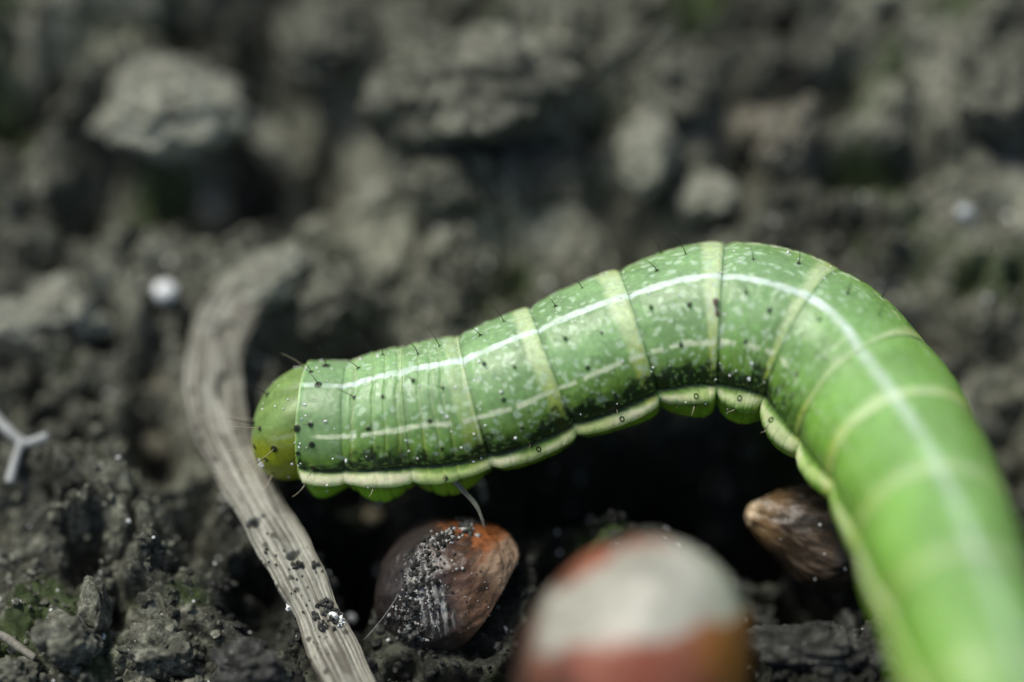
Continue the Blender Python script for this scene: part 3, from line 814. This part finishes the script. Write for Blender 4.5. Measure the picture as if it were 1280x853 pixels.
# brown nut with a crust of soil (x axis towards its orange tip)
root = link('brown_nut', None, None, loc=P(562, 732, 0.22), cat='nut', label='small brown nut with orange tip and silvery soil-crusted side under the caterpillar')
X, Y, Z = frame((0.80, 0.60), 0.15)
d, T, F = blob(150, 200)
w = d * np.array([0.335, 0.29, 0.28])
w *= (1 + 0.05 * fbm(d * 1.6, 3, 301) + 0.012 * fbm(d * 9, 3, 303))[..., None]
xr = w[..., 0] / 0.315
w[..., 1] *= 1 - 0.16 * sstep(0.35, 1.0, xr); w[..., 2] *= 1 - 0.12 * sstep(0.35, 1.0, xr)
nrm = np.array([0.30, -0.93, -0.20]); nrm /= np.linalg.norm(nrm)            # flat underside with a keen edge
h = (w @ nrm) - 0.165
w -= (np.clip(h, 0, None) * 0.88)[..., None] * nrm
ridge = np.exp(-((w[..., 1] - 0.07 + 0.25 * (w[..., 0] - 0.1)) / 0.03) ** 2) * sstep(0, 0.1, w[..., 2])
w[..., 2] += 0.012 * ridge
cx, cy, cz = w[..., 0], w[..., 1], w[..., 2]
nz1 = fbm(d * 2.4, 4, 311); nz2 = fbm(np.stack([cx * 9, cy * 60, cz * 30], -1), 4, 313); streak = fbm(np.stack([cx * 70 - cy * 40, (cx * 0.5 + cy) * 9, cz * 12], -1), 3, 317)
Cn = np.broadcast_to(np.array([0.062, 0.032, 0.020]), w.shape).copy()
Cn = mixc(Cn, [0.19, 0.112, 0.072], sstep(0.10, -0.08, cy + 0.04 * nz1) * sstep(-0.12, 0.05, cx) * 0.9)
Cn = mixc(Cn, [0.52, 0.36, 0.24], sstep(0.17, 0.25, cx + 0.03 * nz1) * sstep(0.07, 0.0, cy) * 0.8)
Cn = mixc(Cn, [0.26, 0.085, 0.025], sstep(0.19, 0.25, cx + 0.05 * nz1 + 0.03 * nz2) * sstep(-0.02, 0.08, cy + 0.03 * nz2) * 0.9)
Cn = mixc(Cn, [0.03, 0.026, 0.024], sstep(0.12, -0.04, cx + 0.55 * -cy + 0.05 * nz1) * 0.92)
Cn = mixc(Cn, [0.40, 0.41, 0.38], 0.9 * sstep(0.05, 0.4, streak) * sstep(0.11, 0.02, np.abs(cx + 0.06 - 0.15 * cy + 0.03 * nz1)) * sstep(0.2, 0.05, np.abs(cy)))
Cn *= (1 + 0.35 * nz2 * 0.6)[..., None]
lw = cx[..., None] * X + cy[..., None] * Y + cz[..., None] * Z
lw += (0.006 * np.clip(streak, 0, 1) * sstep(0.12, 0.02, np.abs(cx + 0.06)))[..., None] * Z
link('shell', make_mesh('nut_shell', lw.reshape(-1, 3), grid_faces(150, 200, True), np.clip(Cn.reshape(-1, 3), 0.004, 0.9)), M_SHELL, root)
# soil stuck on it: a wad on the upper ridge, a crust down the left
rc = np.random.default_rng(21)
dirs = []
radc = []
def stick(pxs, n, spread, rlo, rhi):
    for _ in range(n):
        t1 = rc.random() * (len(pxs) - 1); k = int(t1); t1 -= k
        a = np.array(pxs[k]) * (1 - t1) + np.array(pxs[min(k + 1, len(pxs) - 1)]) * t1
        a = a + rc.normal(size=2) * spread
        tgt = P(a[0], a[1], 0.0) - np.array(root.location)
        best = None
        q = tgt[None, None] - lw; q = q - (q @ VIEW)[..., None] * VIEW
        dd = (q ** 2).sum(-1) + np.where(cz > -0.02, 0, 1)
        kk = np.unravel_index(np.argmin(dd), dd.shape)
        dirs.append(lw[kk] + lw[kk] / np.linalg.norm(lw[kk]) * 0.002); radc.append(rc.uniform(rlo, rhi))
stick([(600, 645), (585, 662), (560, 672), (545, 682)], 90, 6, 0.006, 0.020)
stick([(545, 682), (520, 700), (515, 720)], 60, 9, 0.004, 0.012)
stick([(515, 745), (505, 775), (510, 800), (530, 810)], 110, 10, 0.005, 0.018)
stick([(540, 700), (530, 760), (520, 790)], 110, 18, 0.0025, 0.008)
stick([(545, 690), (520, 730), (505, 780)], 160, 14, 0.003, 0.012)
stick([(600, 720), (570, 760), (630, 700)], 60, 26, 0.002, 0.005)
dirs, radc = np.array(dirs), np.array(radc)
pick = rc.random(len(dirs)) < 0.55
link('soil_crust', scatter_mesh('soil_crust', dirs[~pick], radc[~pick], 2, 31, 0.22), M_DARK, root, kind='stuff')
link('sand_crust', scatter_mesh('sand_crust', dirs[pick], radc[pick] * 0.62, 1, 33, 0.25), soil_material('sand_crust', (0.10, 0.105, 0.10), (0.24, 0.25, 0.24), (0.5, 0.51, 0.48), 9), root, kind='stuff')
A, B, E = P(498, 742, -0.05), P(485, 768, -0.05), P(455, 800, -0.05)
t5 = np.linspace(0, 1, 12)[:, None]
v, f = tube(A * (1 - t5) ** 2 + 2 * B * t5 * (1 - t5) + E * t5 ** 2 - np.array(root.location), np.full(12, 0.0012), 5)
link('fibre', make_mesh('fibre', v, f), M_FIBRE, root)

# pale-topped nut, much nearer to the camera
root = link('pale_topped_nut', None, None, loc=P(790, 832, -0.88), cat='nut', label='large reddish brown nut with broad off-white scar on top')
d, T, F = blob(120, 170)
ax1 = RIGHT * 0.42 + UP * 0.907; ax2 = RIGHT * 0.907 - UP * 0.42; ax3 = -VIEW      # long axis leans up and to the right
w = d * np.array([0.44, 0.45, 0.53])
w *= (1 + 0.03 * fbm(d * 1.5 + 3, 3, 331))[..., None]
nz1 = fbm(d * 2.2 + 5, 4, 333); nz2 = fbm(d * 8, 3, 337)
lw = w[..., 0:1] * ax2 + w[..., 1:2] * ax3 + w[..., 2:3] * ax1
h_im = lw @ UP; r_im = lw @ RIGHT; f_im = lw @ ax3
low = 0.15 + 0.16 * r_im + 0.05 * nz1 + 0.02 * nz2                                               # lower edge of the scar
low = np.where(r_im < -0.25, low + 0.5 * (r_im + 0.25), low)
top_e = 0.45 + 0.42 * r_im + 0.04 * nz1 + 0.02 * nz2                                                # its upper edge, the brown rim beyond it
scar = sstep(low - 0.02, low + 0.025, h_im) * sstep(top_e + 0.02, top_e - 0.03, h_im) * sstep(-0.16, -0.08, f_im) * sstep(-0.41, -0.29, r_im + 0.03 * nz1)
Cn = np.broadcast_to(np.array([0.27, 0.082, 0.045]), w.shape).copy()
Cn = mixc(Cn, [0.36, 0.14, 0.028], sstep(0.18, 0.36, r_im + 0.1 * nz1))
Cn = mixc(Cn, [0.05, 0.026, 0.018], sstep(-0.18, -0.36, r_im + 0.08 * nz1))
Cn = mixc(Cn, [0.36, 0.17, 0.11], 0.5 * sstep(0.1, 0.7, nz2))
Cn = mixc(Cn, [0.46, 0.46, 0.385], scar)
Cn = mixc(Cn, [0.27, 0.265, 0.21], 0.8 * scar * sstep(-0.3, 0.5, 0.7 * nz1 + 0.5 * nz2))
lw = lw * (1 - 0.02 * scar)[..., None]
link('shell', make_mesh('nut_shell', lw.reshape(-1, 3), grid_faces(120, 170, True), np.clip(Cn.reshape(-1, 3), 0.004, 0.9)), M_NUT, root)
rim = []
for _ in range(60):
    k = np.unravel_index(np.argmin(np.abs(r_im - rc.uniform(-0.12, 0.12)) + np.abs(f_im - rc.uniform(-0.05, 0.12)) - 0.5 * h_im), F.shape)
    rim.append(lw[k])
link('soil_crust', scatter_mesh('soil_crust', np.array(rim), rc.uniform(0.006, 0.018, len(rim)), 1, 35), M_CLOD, root, kind='stuff')

# brown husk beside the hind body, its torn pale tip towards the left
root = link('brown_husk', None, None, loc=P(1030, 672, 0.30), cat='husk', label='fibrous dark brown seed husk with torn pale tip beside the hind body')
X, Y, Z = frame((0.93, -0.36), -0.1)
d, T, F = blob(110, 160)
w = d[..., [2, 0, 1]] * np.array([0.37, 0.215, 0.15])
xr = w[..., 0] / 0.37
taper = 1 - 0.35 * sstep(0.0, -1.0, xr)
w[..., 1] *= taper; w[..., 2] *= taper
w[..., 0] = np.where(w[..., 0] < -0.335, -0.335 + 0.25 * (w[..., 0] + 0.335), w[..., 0])
fib = fbm(np.stack([w[..., 0] * 6, w[..., 1] * 48, w[..., 2] * 48], -1), 4, 351)
nz1 = fbm(d * 2.5, 4, 353)
w *= (1 + 0.06 * nz1 + 0.02 * fib)[..., None]
Cn = np.broadcast_to(np.array([0.036, 0.025, 0.014]), w.shape).copy()
Cn = mixc(Cn, [0.16, 0.12, 0.085], sstep(0.05, 0.7, fib) * 0.7 * sstep(-0.2, 0.4, nz1 + 0.3))
Cn = mixc(Cn, [0.17, 0.105, 0.045], sstep(-0.17, -0.27, w[..., 0] + 0.03 * nz1))
Cn = mixc(Cn, [0.58, 0.45, 0.27], sstep(-0.31, -0.34, w[..., 0] + 0.015 * nz1))
Cn = mixc(Cn, [0.022, 0.016, 0.012], sstep(0.1, 0.6, -fib) * 0.7)
lw = w[..., 0:1] * X + w[..., 1:2] * Y + w[..., 2:3] * Z
link('shell', make_mesh('husk_shell', lw.reshape(-1, 3), grid_faces(110, 160, True), np.clip(Cn.reshape(-1, 3), 0.004, 0.9)), M_SHELL, root)
hs = []
for _ in range(45):
    k = (rc.integers(8, 100), rc.integers(0, 160))
    hs.append(lw[k] * 1.003)
link('sand_specks', scatter_mesh('sand_specks', np.array(hs), rc.uniform(0.002, 0.006, len(hs)), 1, 39), M_QUARTZ, root, kind='stuff')

# ------------------------------------------------------------------ the dry stem
ts = np.linspace(0, len(ST) - 1, 520)
cpt = crom(ts, np.arange(len(ST)), np.array([P(a, b, c) for a, b, c, _ in ST]))
hw = crom(ts, np.arange(len(ST)), np.array([r_ * K for *_, r_ in ST]))[:, 0]
tg = np.gradient(cpt, axis=0); tg /= np.linalg.norm(tg, axis=1)[:, None]
upv = np.array([0.12, -0.25, 1.0]); upv /= np.linalg.norm(upv)
sd_ = np.cross(tg, upv); sd_ /= np.linalg.norm(sd_, axis=1)[:, None]
nv_ = np.cross(sd_, tg)
NC = 170
al = np.linspace(0, 2 * np.pi, NC, endpoint=False)
sv = np.sign(np.cos(al)) * np.abs(np.cos(al)) ** 0.7; hv = np.sign(np.sin(al)) * np.abs(np.sin(al)) ** 0.7
SS, AA = np.meshgrid(np.concatenate([[0], np.cumsum(np.linalg.norm(np.diff(cpt, axis=0), axis=1))]), sv, indexing='ij')
q = np.stack([SS * 2.2, AA * 16, np.broadcast_to(np.sign(hv)[None, :], SS.shape)], -1)
fibs = fbm(q, 4, 401); nzs = fbm(np.stack([SS * 5, AA * 1.3, hv[None, :] + 0 * SS], -1), 4, 403)
flut = fbm(np.stack([SS * 0.8, AA * 22, hv[None, :] + 0 * SS], -1), 2, 405)
widen = 1 + 0.09 * fbm(np.stack([SS[:, 0] * 6, 0 * SS[:, 0], 0 * SS[:, 0]], -1), 3, 407)
thick = 0.018
lift = hv[None, :] * thick * (1 + 0.15 * nzs) - 0.008 * np.abs(AA) ** 2 + 0.004 * flut + 0.004 * fbm(np.stack([SS * 1.2, AA * 55, hv[None, :] + 0 * SS], -1), 2, 409) * (np.abs(hv)[None, :] > 0.4) + 0.010 * nzs
# hollow notches where the stem has split
for (kx, ky, ss, ww, dep) in [(288, 408, 0.055, 0.36, 0.26), (283, 500, 0.075, 0.26, 0.26), (318, 660, 0.018, 0.28, 0.04), (372, 706, 0.016, 0.3, 0.035)]:
    kk = np.argmin([np.linalg.norm(c_ - P(kx, ky, 0.2 if ky > 550 else 0.6)) for c_ in cpt])
    c0 = cpt[kk]; ofs = ((P(kx, ky, (c0 - CAM) @ VIEW - D) - c0) @ sd_[kk]) / hw[kk]
    lift -= dep * np.exp(-(((SS - SS[kk, 0]) / ss) ** 2 + ((AA - ofs) / ww) ** 2) ** 3) * (hv[None, :] > 0)
sp = cpt[:, None] + sd_[:, None] * (AA * (hw * widen)[:, None])[..., None] + nv_[:, None] * lift[..., None]
Cst = np.broadcast_to(np.array([0.27, 0.272, 0.225]), sp.shape).copy()
Cst = mixc(Cst, [0.13, 0.125, 0.10], sstep(-0.1, 0.5, nzs + 0.5 * sstep(1.0, 1.6, SS)))
Cst = mixc(Cst, [0.46, 0.46, 0.385], 0.7 * sstep(0.1, 0.6, fibs))
Cst = mixc(Cst, [0.12, 0.105, 0.08], 0.7 * sstep(0.15, 0.6, -fibs))
f1, f2, cid = worley2(SS / 0.05, AA * 2.2 + 5, 51)
Cst = mixc(Cst, [0.03, 0.028, 0.022], 0.8 * sstep(0.34, 0.18, f1) * (cid < 0.16))
root = link('dry_stem', None, None, loc=cpt[60], cat='stem', label='flat weathered straw-grey plant stem with split holes beside the caterpillar head')
spl = sp - cpt[60]
n0, n1 = sp.shape[:2]
ends = np.stack([spl[0].mean(0), spl[-1].mean(0)])
jj = np.arange(NC); jj2 = (jj + 1) % NC
caps = np.concatenate([np.stack([np.full(NC, n0 * NC), jj2, jj], 1), np.stack([np.full(NC, n0 * NC + 1), (n0 - 1) * NC + jj, (n0 - 1) * NC + jj2], 1)])
cst = np.concatenate([Cst.reshape(-1, 3), Cst[0].mean(0)[None], Cst[-1].mean(0)[None]])
link('stalk', make_mesh('stem_stalk', np.concatenate([spl.reshape(-1, 3), ends]), [grid_faces(n0, NC, True), caps], np.clip(cst, 0.01, 0.8)), M_STRAW, root)
dd, dr = [], []
def on_stem(px, py, n, spread, rlo, rhi):
    for _ in range(n):
        tgt = P(px + rc.normal() * spread, py + rc.normal() * spread, 0)
        q = tgt[None, None] - sp
        ray = (sp - CAM); ray = ray / np.linalg.norm(ray, axis=2)[..., None]
        dirr = (tgt - CAM) / np.linalg.norm(tgt - CAM)
        k = np.unravel_index(np.argmax((ray @ dirr) - 1e-3 * (hv[None, :] < 0)), SS.shape)
        dd.append(spl[k] + nv_[k[0]] * 0.004); dr.append(rc.uniform(rlo, rhi))
on_stem(408, 766, 26, 8, 0.006, 0.016); on_stem(420, 778, 12, 5, 0.006, 0.014); on_stem(372, 706, 14, 4, 0.005, 0.013); on_stem(318, 660, 9, 3, 0.006, 0.012)
on_stem(395, 707, 6, 3, 0.006, 0.012); on_stem(380, 740, 20, 22, 0.002, 0.006); on_stem(345, 690, 12, 12, 0.003, 0.008); on_stem(400, 810, 14, 16, 0.002, 0.005)
link('soil_crust', scatter_mesh('soil_crust', np.array(dd), np.array(dr), 1, 41), M_DARK, root, kind='stuff')
dd, dr = [], []
on_stem(420, 775, 3, 3, 0.010, 0.018); on_stem(352, 765, 2, 3, 0.010, 0.014); on_stem(425, 782, 3, 3, 0.006, 0.010)
link('sand_crust', scatter_mesh('sand_crust', np.array(dd), np.array(dr), 2, 43), M_QUARTZ, root, kind='stuff')

# ------------------------------------------------------------------ rootlet and stick
def strand(pix, r0, r1, seed, n=40):
    p = crom(np.linspace(0, 1, n), np.linspace(0, 1, len(pix)), np.array([P(*c_) for c_ in pix]))
    r = np.linspace(r0, r1, n) * (1 + 0.12 * fbm(np.stack([np.arange(n) * 0.2, np.zeros(n) + seed, np.zeros(n)], -1), 2, seed))
    return p, tube(p - p[0], r, 12)
p, (v, f) = strand([(-60, 470, 0.58), (-10, 518, 0.50), (12, 540, 0.46), (30, 553, 0.44), (45, 551, 0.42), (60, 545, 0.42)], 0.025, 0.020, 3)
root = link('rootlet', None, None, loc=p[0], cat='root', label='forked whitish rootlet lying on the dry soil')
link('main_strand', make_mesh('rootlet_strand', v, f), M_FIBRE, root)
pb, (v, f) = strand([(28, 551, 0.44), (22, 566, 0.42), (15, 590, 0.38), (12, 604, 0.36)], 0.020, 0.023, 5)
link('side_strand', make_mesh('rootlet_branch', v, f), M_FIBRE, root, loc=pb[0] - p[0])
p, (v, f) = strand([(-40, 775, -0.02), (5, 796, -0.04), (25, 810, -0.06), (44, 823, -0.08)], 0.020, 0.015, 7)
link('stick', make_mesh('stick', v, f), plain_material('dry_stick', (0.20, 0.19, 0.155), 0.7), loc=p[0], cat='stick', label='short thin grey stick lying across lumpy clods')
